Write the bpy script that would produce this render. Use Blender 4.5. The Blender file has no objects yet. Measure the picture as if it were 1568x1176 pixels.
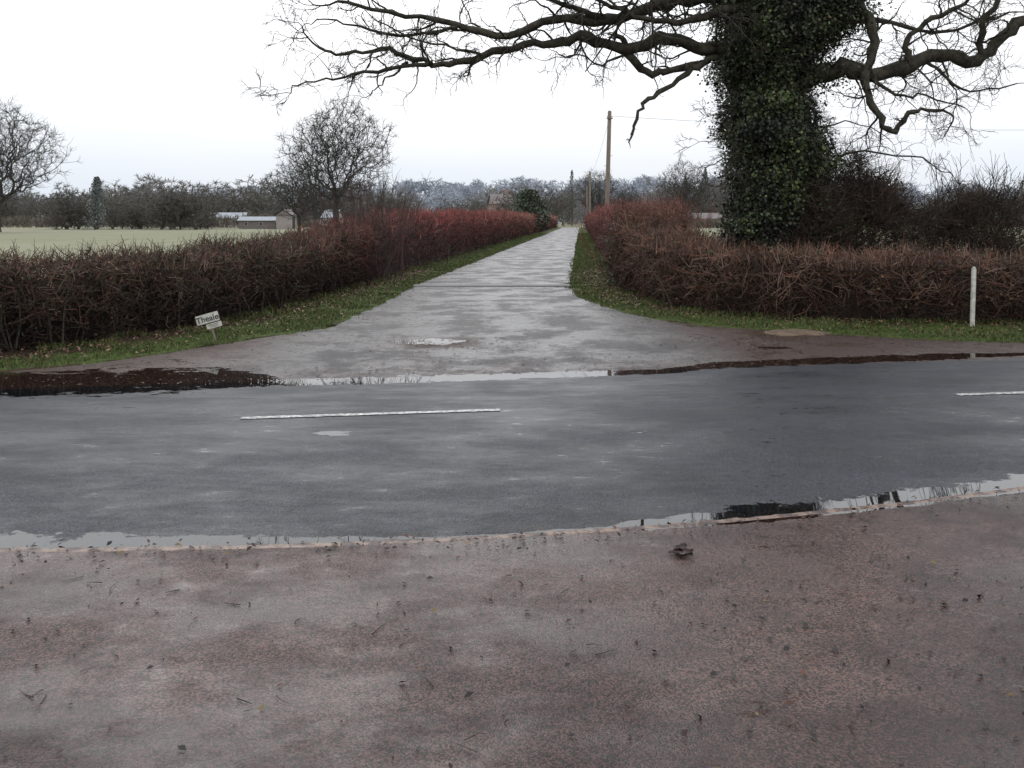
import bpy, math, random
import numpy as np
from mathutils import Vector, noise
random.seed(11); rng = np.random.default_rng(11)
S = bpy.context.scene
COL = S.collection
def link(o, parent=None):
    COL.objects.link(o)
    if parent: o.parent = parent
    return o
def empty(name, loc=(0,0,0)):
    e = bpy.data.objects.new(name, None); e.location = loc; e.empty_display_size = .3
    return link(e)
# ------------------------------------------------------------ node helpers
class NT:
    def __init__(s, name):
        s.m = bpy.data.materials.new(name); s.m.use_nodes = True
        s.t = s.m.node_tree; s.b = s.t.nodes['Principled BSDF']
        s.tc = s.t.nodes.new('ShaderNodeTexCoord')
    def put(s, inp, v):
        if isinstance(v, bpy.types.NodeSocket): s.t.links.new(v, inp)
        else:
            if isinstance(v, tuple) and len(v) == 3 and inp.type == 'RGBA': v = (*v, 1)
            inp.default_value = v
    def noise(s, scale, detail=3, rough=.5, stretch=None, rot=0):
        n = s.t.nodes.new('ShaderNodeTexNoise'); n.inputs['Scale'].default_value = scale
        n.inputs['Detail'].default_value = detail; n.inputs['Roughness'].default_value = rough
        v = s.tc.outputs['Object']
        if stretch:
            mp = s.t.nodes.new('ShaderNodeMapping'); mp.inputs['Scale'].default_value = stretch
            mp.inputs['Rotation'].default_value = (0, 0, rot)
            s.t.links.new(v, mp.inputs['Vector']); v = mp.outputs['Vector']
        s.t.links.new(v, n.inputs['Vector']); return n.outputs['Fac']
    def vor(s, scale):
        n = s.t.nodes.new('ShaderNodeTexVoronoi'); n.inputs['Scale'].default_value = scale
        s.t.links.new(s.tc.outputs['Object'], n.inputs['Vector']); return n
    def mth(s, op, a, b=0.0, c=None, clamp=False):
        n = s.t.nodes.new('ShaderNodeMath'); n.operation = op; n.use_clamp = clamp
        s.put(n.inputs[0], a); s.put(n.inputs[1], b)
        if c is not None: s.put(n.inputs[2], c)
        return n.outputs[0]
    def rng(s, v, a, b, c=0., d=1.):
        n = s.t.nodes.new('ShaderNodeMapRange'); n.interpolation_type = 'SMOOTHSTEP'
        s.put(n.inputs[0], v)
        for i, q in enumerate((a, b, c, d)): s.put(n.inputs[i+1], q)
        return n.outputs[0]
    def mix(s, f, a, b, typ='MIX'):
        n = s.t.nodes.new('ShaderNodeMix'); n.data_type = 'RGBA'; n.blend_type = typ
        s.put(n.inputs[0], f); s.put(n.inputs[6], a); s.put(n.inputs[7], b); return n.outputs[2]
    def mixf(s, f, a, b):
        n = s.t.nodes.new('ShaderNodeMix'); n.data_type = 'FLOAT'
        s.put(n.inputs[0], f); s.put(n.inputs[2], a); s.put(n.inputs[3], b); return n.outputs[0]
    def attr(s, name, out='Fac'):
        n = s.t.nodes.new('ShaderNodeAttribute'); n.attribute_name = name; return n.outputs[out]
    def bump(s, h, strength, dist):
        n = s.t.nodes.new('ShaderNodeBump'); s.put(n.inputs['Strength'], strength)
        n.inputs['Distance'].default_value = dist; s.put(n.inputs['Height'], h)
        s.t.links.new(n.outputs[0], s.b.inputs['Normal'])
    def set(s, **k):
        for a, v in k.items(): s.put(s.b.inputs[{'color':'Base Color','rough':'Roughness','spec':'Specular IOR Level','ior':'IOR'}[a]], v)
        return s.m
def simple(name, c1, c2, scale=5, rough=.8, bump=0, stretch=None):
    n = NT(name); f = n.noise(scale, 4, .6, stretch)
    if bump: n.bump(f, bump, .01)
    return n.set(color=n.mix(n.rng(f, .3, .7), c1, c2), rough=rough, spec=.3)
def colmat(name, rough=.8, spec=.2):
    n = NT(name); return n.set(color=n.attr('Col', 'Color'), rough=rough, spec=spec)
def asphalt(name, c1, c2, grain, r_dry, r_wet, mud_shade_c, speck=.5, streak=(1,1,1), film=(.35,.68), bstr=.35, fscale=1.3, gloss=(.62,.70), bd=.004, sp0=.42, glr=.16):
    n = NT(name)
    big = n.noise(.8, 5, .6, streak, -.16); mid = n.noise(4, 4, .65)
    v = n.vor(grain); fine = n.noise(grain*2.2, 2, .7)
    dull = n.attr('dull')
    c = n.mix(n.rng(big, .32, .66), c1, c2)
    c = n.mix(n.mth('MULTIPLY', n.rng(mid, .45, .75), .4), c, mud_shade_c)
    c = n.mix(n.rng(n.mth('ADD', n.attr('mud_shade'), n.mth('MULTIPLY', n.mth('SUBTRACT', mid, .5), 1.1)), .15, .95), c, mud_shade_c)
    sp = n.t.nodes.new('ShaderNodeSeparateColor'); n.t.links.new(v.outputs['Color'], sp.inputs[0])
    c = n.mix(speck, c, n.mix(1., c, n.mix(n.rng(sp.outputs[0], .2, .98), (.3,.3,.3), (3.0,2.8,2.7)), 'MULTIPLY'))
    pn = n.noise(3.2, 6, .68, (1, 1.6, 1))
    pud = n.rng(n.mth('ADD', n.attr('pud'), n.mth('MULTIPLY', n.mth('SUBTRACT', pn, .5), 1.25)), .5, .55)
    fm = n.noise(fscale, 3, .55, streak, -.16); fm2 = n.noise(fscale*6, 5, .72, streak, -.16)
    wet = n.rng(n.mth('ADD', fm, n.mth('MULTIPLY', n.mth('SUBTRACT', fm2, .5), .5)), film[0], film[1])
    gl = n.rng(n.mth('ADD', n.mth('MULTIPLY', fm2, .75), n.mth('MULTIPLY', fm, .3)), gloss[0], gloss[1])
    c = n.mix(pud, c, n.mix(1., c, (.35,.32,.30), 'MULTIPLY'))
    r = n.mixf(wet, r_dry, r_wet); r = n.mixf(gl, r, glr)
    r = n.mixf(n.rng(n.mth('ADD', dull, n.mth('SUBTRACT', fm2, .5)), .3, .6), r, .75); r = n.mixf(pud, r, .015)
    spc = n.mixf(n.rng(n.mth('ADD', dull, n.mth('MULTIPLY', n.mth('SUBTRACT', fm2, .5), .9)), .3, .65), n.mixf(wet, sp0*.8, sp0*1.2), .10)
    spc = n.mixf(pud, spc, .45)
    h = n.mth('ADD', n.mth('MULTIPLY', v.outputs['Distance'], -1.), fine)
    b = n.mth('MULTIPLY', n.mth('SUBTRACT', 1., pud), n.mixf(wet, bstr, bstr*.45))
    b = n.mth('MULTIPLY', b, n.mth('SUBTRACT', 1., n.mth('MULTIPLY', gl, .75)))
    n.bump(h, b, bd)
    return n.set(color=c, rough=r, spec=spc, ior=1.38)
# ------------------------------------------------------------ mesh helpers
def quadmesh(name, V, Q, mat, col=None, attrs=None, parent=None, smooth=False):
    V = np.asarray(V, dtype=np.float32).reshape(-1, 3); Q = np.asarray(Q, dtype=np.int32).reshape(-1, 4)
    me = bpy.data.meshes.new(name)
    me.vertices.add(len(V)); me.vertices.foreach_set('co', V.ravel())
    me.loops.add(Q.size); me.loops.foreach_set('vertex_index', Q.ravel())
    me.polygons.add(len(Q)); me.polygons.foreach_set('loop_start', np.arange(0, Q.size, 4, dtype=np.int32))
    if smooth: me.polygons.foreach_set('use_smooth', np.ones(len(Q), dtype=bool))
    me.update(calc_edges=True)
    if col is not None:
        a = me.color_attributes.new('Col', 'FLOAT_COLOR', 'POINT')
        c = np.ones((len(V), 4), dtype=np.float32); c[:, :3] = col; a.data.foreach_set('color', c.ravel())
    for k, d in (attrs or {}).items():
        a = me.attributes.new(k, 'FLOAT', 'POINT'); a.data.foreach_set('value', np.asarray(d, dtype=np.float32).ravel())
    me.materials.append(mat)
    return link(bpy.data.objects.new(name, me), parent)
def grid(name, X, Y, Z, mat, attrs=None, smooth=True):
    m, n = X.shape; V = np.stack([X, Y, Z], -1).reshape(-1, 3)
    i = np.arange(m*n).reshape(m, n)
    Q = np.stack([i[:-1,:-1], i[1:,:-1], i[1:,1:], i[:-1,1:]], -1)
    return quadmesh(name, V, Q, mat, attrs=attrs, smooth=smooth)
def norm(a): return a / (np.linalg.norm(a, axis=-1, keepdims=True) + 1e-9)
def twig_arr(P, D, L, R, bend=.15):
    n = len(P); D = norm(D); L = L[:, None]; R = R[:, None]
    u = norm(np.cross(D, norm(rng.normal(size=(n, 3))))); v = np.cross(D, u)
    b = rng.normal(size=(n, 3)) * bend * L
    pts = [P, P + D*L*.5 + b*.5, P + D*L - b*.3]; rr = [R, R*.8, R*.35]
    V = []
    for p, r in zip(pts, rr):
        for k in range(3):
            a = 2.0944*k; V.append(p + (u*math.cos(a) + v*math.sin(a))*r)
    V = np.stack(V, 1)
    base = np.arange(n)[:, None]*9; q = []
    for s in (0, 3):
        for k in range(3):
            k2 = (k+1) % 3; q.append([s+k, s+k2, s+3+k2, s+3+k])
    Q = (base[:, :, None] + np.array(q)[None]).reshape(-1, 4)
    return V.reshape(-1, 3), Q, 9
def leaf_arr(P, N, size, asp=.7):
    n = len(P); N = norm(N); u = norm(np.cross(N, norm(rng.normal(size=(n, 3))))); v = np.cross(N, u)
    s = size[:, None]
    V = np.stack([P-u*s, P-v*s*asp+N*s*.2, P+u*s, P+v*s*asp+N*s*.2], 1).reshape(-1, 3)
    return V, np.arange(n*4).reshape(-1, 4), 4
def joinarr(parts):
    Vs, Qs, Cs = [], [], []; off = 0
    for (V, Q, k), C in parts:
        Vs.append(V); Qs.append(Q+off); Cs.append(np.repeat(C, k, axis=0)); off += len(V)
    return np.concatenate(Vs), np.concatenate(Qs), np.concatenate(Cs)
def pal(cols, n, w=None, jit=.25):
    c = np.array(cols)[rng.choice(len(cols), n, p=w)]
    return c * (1 + rng.uniform(-jit, jit, (n, 1)))
class Acc:
    def __init__(s): s.v = []; s.q = []
def tube(acc, pts, rad, n=4):
    b0 = len(acc.v); m = len(pts)
    ref = Vector((.31, .87, .2)).normalized()
    for i in range(m):
        t = (pts[min(i+1, m-1)] - pts[max(i-1, 0)])
        if t.length < 1e-6: t = Vector((0,0,1))
        t.normalize(); u = t.cross(ref)
        if u.length < .1: u = t.cross(Vector((1,0,0)))
        u.normalize(); w = t.cross(u); r = rad[i]
        for k in range(n):
            a = 6.28318*k/n; acc.v.append(pts[i] + u*(math.cos(a)*r) + w*(math.sin(a)*r))
    for i in range(m-1):
        for k in range(n):
            k2 = (k+1) % n; a = b0+i*n; acc.q.append((a+k, a+k2, a+n+k2, a+n+k))
def rv(): return Vector((random.gauss(0,1), random.gauss(0,1), random.gauss(0,1))).normalized()
def grow(acc, p, d, L, r, depth, gn=.3, up=.05, rmin=.01, kids=2, fall=.74, ang=.9):
    n = 3 if depth <= 1 else 4
    pts = [p.copy()]; rs = [max(r, rmin)]; ds = [d.copy()]
    for i in range(n):
        d = (d + rv()*gn + Vector((0,0,up))).normalized(); p = p + d*(L/n)
        pts.append(p); ds.append(d); rs.append(max(r*(1-(.38 if depth else .7)*(i+1)/n), rmin*(1 if depth else .6)))
    tube(acc, pts, rs, 7 if r > .09 else (4 if r > .03 else 3))
    if depth == 0: return
    for k in range(kids):
        j = random.randint(1, n); q = ds[j]
        s = q.cross(rv()).normalized(); dd = (q + s*random.uniform(.6, 1.4)*ang).normalized()
        grow(acc, pts[j], dd, L*fall*random.uniform(.75, 1.1), rs[j]*random.uniform(.5, .7), depth-1, gn, up, rmin, kids, fall, ang)
    grow(acc, pts[-1], (d + rv()*.3).normalized(), L*fall, rs[-1]*.9, depth-1, gn, up, rmin, kids, fall, ang)
def accobj(name, acc, mat, parent=None, smooth=True):
    return quadmesh(name, [tuple(v) for v in acc.v], acc.q, mat, parent=parent, smooth=smooth)
# ------------------------------------------------------------ site plan (metres)
def near(x):
    x = np.asarray(x, float); c = np.clip(x, -3.0, 3.5)
    return 4.9 + .17*x + .035*c*c
def far(x): return 10.05 + .185*np.asarray(x, float)
def cent(x): return 7.93 + .16*np.asarray(x, float)
EL = [(-60,-.4),(-14,8.1),(-7.5,9.5),(-5.46,10.1),(-4.69,10.73),(-4.24,11.5),(-3.56,12.79),(-2.91,13.9),(-2.67,15.24),(-2.46,18.4),(-2.33,23.5),(-1.83,30),(.45,60),(9.9,184)]
HL = [(-61,1.0),(-15,8.9),(-8.2,10.2),(-6.3,10.75),(-5.65,11.5),(-5.2,12.4),(-4.65,13.7),(-4.3,15.0),(-4.1,16.6),(-3.8,19.5),(-3.55,24),(-3.05,30),(-.85,60),(8.7,184)]
ER = [(60,22),(10,12.7),(6.74,12.46),(5.49,12.93),(4.53,13.5),(3.55,14.07),(2.71,14.77),(1.98,16.3),(1.6,18.4),(1.32,19.9),(1.36,23.5),(1.85,30),(4.0,60),(13,184)]
HR = [(60,23.6),(10.2,14.5),(7.6,14.15),(6.16,14.35),(4.9,14.7),(4.1,15.1),(3.4,15.7),(2.85,16.8),(2.6,18.6),(2.5,20.5),(2.6,23.5),(3.1,30),(5.3,60),(14.3,184)]
def sm(t): t = np.clip(t, 0, 1); return t*t*(3-2*t)
def pudf(X, Y):
    dn = Y-near(X); df = Y-far(X)
    w = np.interp(X, [-9,-3,-1.4,-.7,-.2,.5,1.2,3,9], [.24,.26,.20,.10,.06,.08,.22,.24,.2])
    v = np.where(dn > 0, 1.0-dn/(2*w), np.where(X > .6, 1+dn/.14, 1+dn/.05))
    c = np.interp(X, [-9,-3.1,-2.2,1.6,2.4,5.5,9], [.36,.26,-.14,-.14,.20,.34,.3])
    hw = np.interp(X, [-9,-3.1,-2.4,1.4,2.2,5.2,6.3,9], [1.0,.74,.26,.18,.22,.28,.1,.05])
    v = np.maximum(v, 1-np.abs(df-c)/(2*hw))
    v = np.maximum(v, 1.0-np.hypot((X+1.15)/.50, (Y-12.72)/.30)*.5)
    v = np.maximum(v, .8-np.hypot((X-3.4)/.5, (Y-12.1)/.2)*.55)
    v = np.maximum(v, .78-np.hypot((X+1.35)/.26, (Y-7.05)/.12)*.4)
    v = np.maximum(v, .60-np.hypot((X-.9)/.35, (Y-7.1)/.12)*.4)
    v = np.maximum(v, .52-np.hypot((X+.35)/.9, (Y-11.3)/.3)*.4)
    return np.clip(v, -1, 1)
# ------------------------------------------------------------ materials
M_road = asphalt('road_asphalt', (.010,.0125,.017), (.018,.0215,.028), 130, .46, .29, (.022,.020,.020), .9, (.70,1.6,1), (.30,.74), .9, 1.2, (.61,.69), .004, .37, .15)
M_lane = asphalt('lane_asphalt', (.030,.029,.030), (.056,.053,.053), 90, .52, .28, (.040,.027,.023), .8, (1.1,.9,1), (.38,.62), 1.0, 1.1, (.59,.67), .005, .38, .13)
M_drive = asphalt('driveway_asphalt', (.023,.0128,.0108), (.050,.0305,.0255), 150, .44, .23, (.018,.0088,.0070), .9, (.9,1.3,1), (.32,.60), .7, .9, (.59,.69), .004, .52, .13)
n = NT('edging_stone'); f = n.noise(9, 5, .7); f2 = n.noise(60, 3)
M_kerb = n.set(color=n.mix(n.rng(f, .42, .58), (.045,.026,.022), n.mix(f2, (.12,.08,.06), (.25,.17,.13))), rough=.5)
n = NT('worn_road_paint'); f = n.noise(28, 5, .7); g2 = n.noise(140, 2)
M_paint = n.set(color=n.mix(n.rng(n.mth('ADD', f, n.mth('MULTIPLY', g2, .3)), .55, .72), (.50,.49,.47), (.08,.08,.08)), rough=.4)
n = NT('field_ground'); a = n.noise(.02, 5, .6); b = n.noise(.5, 5, .7, (1,.12,1)); g3 = n.noise(12, 3)
c = n.mix(n.rng(a, .35, .65), (.19,.195,.125), (.23,.225,.16)); c = n.mix(n.mth('MULTIPLY', n.rng(b, .4, .7), .6), c, (.130,.138,.080))
c = n.mix(n.mth('MULTIPLY', g3, .4), c, (.12,.11,.065))
M_field = n.set(color=c, rough=.95, spec=.1)
n = NT('verge_turf'); a = n.noise(1.6, 5, .65); b = n.noise(14, 4, .7); mud_shade = n.attr('mud_shade')
c = n.mix(n.rng(b, .35, .7), (.030,.044,.010), (.068,.092,.024))
f = n.rng(n.mth('ADD', n.mth('MULTIPLY', n.mth('SUBTRACT', a, .5), 1.5), mud_shade), .40, .72)
c = n.mix(f, c, n.mix(b, (.018,.012,.009), (.058,.036,.024))); n.bump(b, .8, .03)
M_verge = n.set(color=c, rough=.9, spec=.1)
M_twig = colmat('hedge_twigs', .75); M_leaf = colmat('leaves', .5, .4); M_grass = colmat('grass_blades', .6, .3); M_litter = colmat('litter', .6, .3)
M_bark = simple('oak_bark', (.018,.0145,.011), (.060,.054,.036), 9, .85, .8)
M_barkfar = simple('far_bark', (.038,.035,.030), (.062,.058,.050), 1, .9)
M_bark2_haze = simple('treeline_bark_haze', (.080,.073,.062), (.13,.12,.10), .05, .95)  # bark lightened: distance haze is mixed into the base colour
M_bark2b_haze = simple('treeline_bark_far_haze', (.165,.158,.15), (.215,.205,.19), .05, .95)  # paler copy for the back row, more haze in the colour
M_bark3_haze = simple('hill_wood_haze', (.27,.29,.325), (.325,.34,.375), .02, .95)  # blue-grey of far haze painted into the hill trees
M_hill_haze = simple('hill_ground_haze', (.19,.205,.235), (.235,.25,.275), .02, 1)  # same painted haze tint for the slope under them
M_wood = simple('pole_wood', (.13,.10,.08), (.22,.18,.145), 6, .8, .3, (6,6,.4))
M_white = simple('white_paint', (.36,.345,.29), (.56,.55,.49), 14, .5)
M_black = simple('black_paint', (.02,.02,.02), (.05,.05,.05), 8, .5)
M_brick = simple('brick', (.20,.13,.115), (.26,.18,.155), 3, .9)
M_pinkbrick = simple('pink_render', (.26,.225,.21), (.32,.28,.26), 3, .9)
M_tile = simple('roof_tile', (.14,.12,.115), (.185,.16,.15), 3, .9)
M_slate = simple('roof_slate', (.20,.215,.23), (.27,.285,.30), 2, .8)
M_glass = simple('window_glass', (.03,.035,.04), (.05,.055,.06), 2, .15)
M_earth = simple('bare_earth', (.070,.047,.031), (.145,.10,.065), 9, .8, .6)
M_cover = simple('channel_iron', (.015,.015,.017), (.04,.036,.034), 8, .45, .4)
M_wetleaf = simple('wet_leaf', (.009,.004,.004), (.03,.013,.009), 40, .35)
# ------------------------------------------------------------ ground & surfaces
gx = np.array([-4000,-400,-60,0,60,400,4000.]); gy = np.array([-300,-20,0,60,200,500,4000.])
X, Y = np.meshgrid(gx, gy, indexing='ij'); grid('ground', X, Y, X*0-.03, M_field, smooth=False)
xs = np.concatenate([np.arange(-60,-8,1.5), np.arange(-8,9,.1), np.arange(9,60,1.5)])
t = np.linspace(0, 1, 55)
X = np.repeat(xs[:,None], 55, 1); Y = near(X) + (far(X)-near(X))*t
Z = .008 + .05*sm(1-np.abs(t-.5)*2)*np.ones_like(X)
MUD_SHADE = np.clip(1-(Y-near(X))/.35, 0, 1)*.7 + np.clip(1-(far(X)-Y)/.3, 0, 1)*.5
cy = Y-cent(X)
DULL = .10*np.exp(-((cy-1.3)/.3)**2)+.10*np.exp(-((cy+1.5)/.35)**2)
grid('road', X, Y, Z, M_road, {'pud': pudf(X,Y), 'mud_shade': MUD_SHADE, 'dull': DULL})
def camber(x, y):
    t = (y-float(near(x)))/(float(far(x))-float(near(x))); return .008+.05*float(sm(1-abs(t-.5)*2))
t = np.linspace(0, 1, 120); Yb = -8.
X = np.repeat(xs[:,None], 120, 1); Y = Yb + (near(X)-.03-Yb)*t
Z = X*0+.012
seam = sm((3.22+.03*np.sin(X*3)-Y)/.06)
MUD_SHADE = .22*seam + .35*sm((4.2-Y)/1.3) + .60*sm((X-.4-(Y-3.0)*.35)/1.8)  # besides the seam, weaker sky reflection at bottom and right darkened into the colour
MUD_SHADE += .35*np.exp(-((Y-near(X)+.12)/.12)**2)
DULL = .13*seam+.10*sm((3.8-Y)/.9)+.17*sm((X-1.0-(Y-3.0)*.5)/1.5)+.25*np.exp(-((Y-near(X)+.08)/.07)**2)
grid('driveway', X, Y, Z, M_drive, {'pud': pudf(X,Y)-.02, 'mud_shade': MUD_SHADE, 'dull': DULL})
def edge_y(poly, x): return np.interp(x, [p[0] for p in poly], [p[1] for p in poly])
xsA = np.concatenate([np.arange(-60,-8,1.5), np.arange(-8,9,.12), np.arange(9,60,1.5)])
elx = [p for p in EL if p[1] < 15]; erx = sorted([p for p in ER if p[1] < 16.5])
ytop = np.where(xsA < -2.7, edge_y(elx, xsA)+.25, np.where(xsA > 2.0, edge_y(erx, xsA)+.25, 23.5))
X = np.repeat(xsA[:,None], 90, 1); t = np.linspace(0,1,90)**1.3; Y = far(X) + (ytop[:,None]-far(X))*t
MUD_SHADE = sm((np.abs(X+.3)-1.8)/1.9)*1.05
PATCH = np.exp(-(((X+1.05)/.78)**2+((Y-12.55)/.75)**2))
MUD_SHADE = np.maximum(MUD_SHADE, 1.1*PATCH)
MUD_SHADE = np.maximum(MUD_SHADE, .55*np.exp(-((Y-far(X)-.1)/.8)**2))
DULL = .20*sm((np.abs(X+.3)-1.8)/2.2)+.52*PATCH
grid('lane_entrance', X, Y, X*0+.006, M_lane, {'pud': pudf(X,Y), 'mud_shade': MUD_SHADE, 'dull': DULL})
ly = np.concatenate([np.arange(23.5, 60, 1.), np.arange(60, 191, 4.)])
lx = np.interp(ly, [23.5,30,60,184,200], [-2.45,-1.95,.33,9.8,11.0]); rx = np.interp(ly, [23.5,30,60,184,200], [1.48,1.97,4.12,13.1,14.2])
tt = np.linspace(0,1,16); X = lx[:,None]+(rx-lx)[:,None]*tt; Y = np.repeat(ly[:,None],16,1)
CS = np.exp(-((tt-.58)/.16)**2)*np.ones_like(X); ED = (np.exp(-((tt)/.07)**2)+np.exp(-((1-tt)/.07)**2))*np.ones_like(X)
grid('lane', X[::-1], Y[::-1], X[::-1]*0+.010, M_lane, {'pud': X*0-1, 'mud_shade': (.25*CS+.6*ED)[::-1], 'dull': (.33*CS+.3*ED)[::-1]})
X, Y = np.meshgrid(np.linspace(-2.4,1.42,40), np.array([23.0,23.05,23.42,23.47]), indexing='ij')
Zc = np.tile(np.array([.012,.04,.04,.012]), (40,1)); grid('drain_channel', X, Y+X*.02+.03*np.sin(X*5), Zc, M_cover)
def densify(A, B, step=.35):
    a, b = [], []
    for i in range(len(A)-1):
        L = math.dist(B[i], B[i+1]); yy = min(A[i][1], B[i][1])
        k = max(2, int(L/(step if yy < 30 and abs(A[i][0])<16 else 3)))
        for j in range(k):
            f = j/k; a.append((A[i][0]*(1-f)+A[i+1][0]*f, A[i][1]*(1-f)+A[i+1][1]*f)); b.append((B[i][0]*(1-f)+B[i+1][0]*f, B[i][1]*(1-f)+B[i+1][1]*f))
    a.append(A[-1]); b.append(B[-1])
    def smo(q):
        q = np.array(q)
        for _ in range(3): q[1:-1] = .25*q[:-2]+.5*q[1:-1]+.25*q[2:]
        return q
    return smo(a), smo(b)
VG = {}
for nm, E, H in (('L', EL, HL), ('R', ER, HR)):
    a, b = densify(E, H, .25); m = len(a); k = 26
    f = np.r_[np.linspace(0, 1.3, k-5), 1.5, 1.8, 2.1, 2.4, 2.7]
    X = a[:,0][:,None]+(b-a)[:,0][:,None]*f; Y = a[:,1][:,None]+(b-a)[:,1][:,None]*f
    Z = np.zeros_like(X)
    for i in range(m):
        for j in range(k):
            nz = noise.noise(Vector((X[i,j]*1.3, Y[i,j]*1.3, 3)))+.5*noise.noise(Vector((X[i,j]*4, Y[i,j]*4, 7)))
            if j == 0:
                q = .20*noise.noise(Vector((X[i,0]*2.5, Y[i,0]*2.5, 1)))+.14*noise.noise(Vector((X[i,0]*8, Y[i,0]*8, 5)))
                d = b[i]-a[i]; d = d/np.linalg.norm(d); X[i,0] += d[0]*q; Y[i,0] += d[1]*q; Z[i,0] = -.01
            else: Z[i,j] = .015+.055*float(sm(f[j]*1.1))+.028*nz*min(1,f[j]*3)-(.12*float(sm(f[j]-1)))
    MUD_SHADE = np.repeat((.10+.62*sm((f-.35)/.5)+.40*np.exp(-(f/.12)**2))[None], m, 0)
    if nm == 'R': MUD_SHADE -= .16
    MUD_SHADE += (.18*np.clip((14-Y)/3,0,1) if nm == 'L' else .08*np.clip((14.5-Y)/2,0,1))
    grid('grass_verge', X, Y, Z, M_verge, {'mud_shade': MUD_SHADE}); VG[nm] = (a, b, X, Y, Z, MUD_SHADE, f)
ex = np.concatenate([np.arange(-30,-4,.5), np.arange(-4,5,.03), np.arange(5,30,.5)])
pr = []
for x in ex:
    y = float(near(x)); o = .008*noise.noise(Vector((x*2,0,0)))+.012*noise.noise(Vector((x*25,2,0))); w = .026+.018*noise.noise(Vector((x*9,5,0)))+.008*noise.noise(Vector((x*30,5,0)))
    h = .016+.005*noise.noise(Vector((x*12,9,0)))
    pr.append([(x,y-w+o-.01,.008),(x,y-w*.8+o,h-.002),(x,y+w*.6+o,h),(x,y+w+o,.0)])
pr = np.array(pr); grid('kerb', pr[:,:,0], pr[:,:,1], pr[:,:,2], M_kerb)
def dash(x0, x1):
    k = 60; xx = np.linspace(x0, x1, k)
    e = np.array([[.010*noise.noise(Vector((x*8,s,0))) for s in (0,4)] for x in xx])
    X = np.stack([xx, xx], 1); Y = np.stack([cent(xx)-.045, cent(xx)+.045], 1)+e
    Z = np.array([[camber(X[i,j], Y[i,j])+.005 for j in (0,1)] for i in range(k)])
    return grid('road_marking', X, Y, Z, M_paint)
for k in range(-3, 5): dash(-2.17+6.2*k, -.10+6.2*k)
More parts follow.
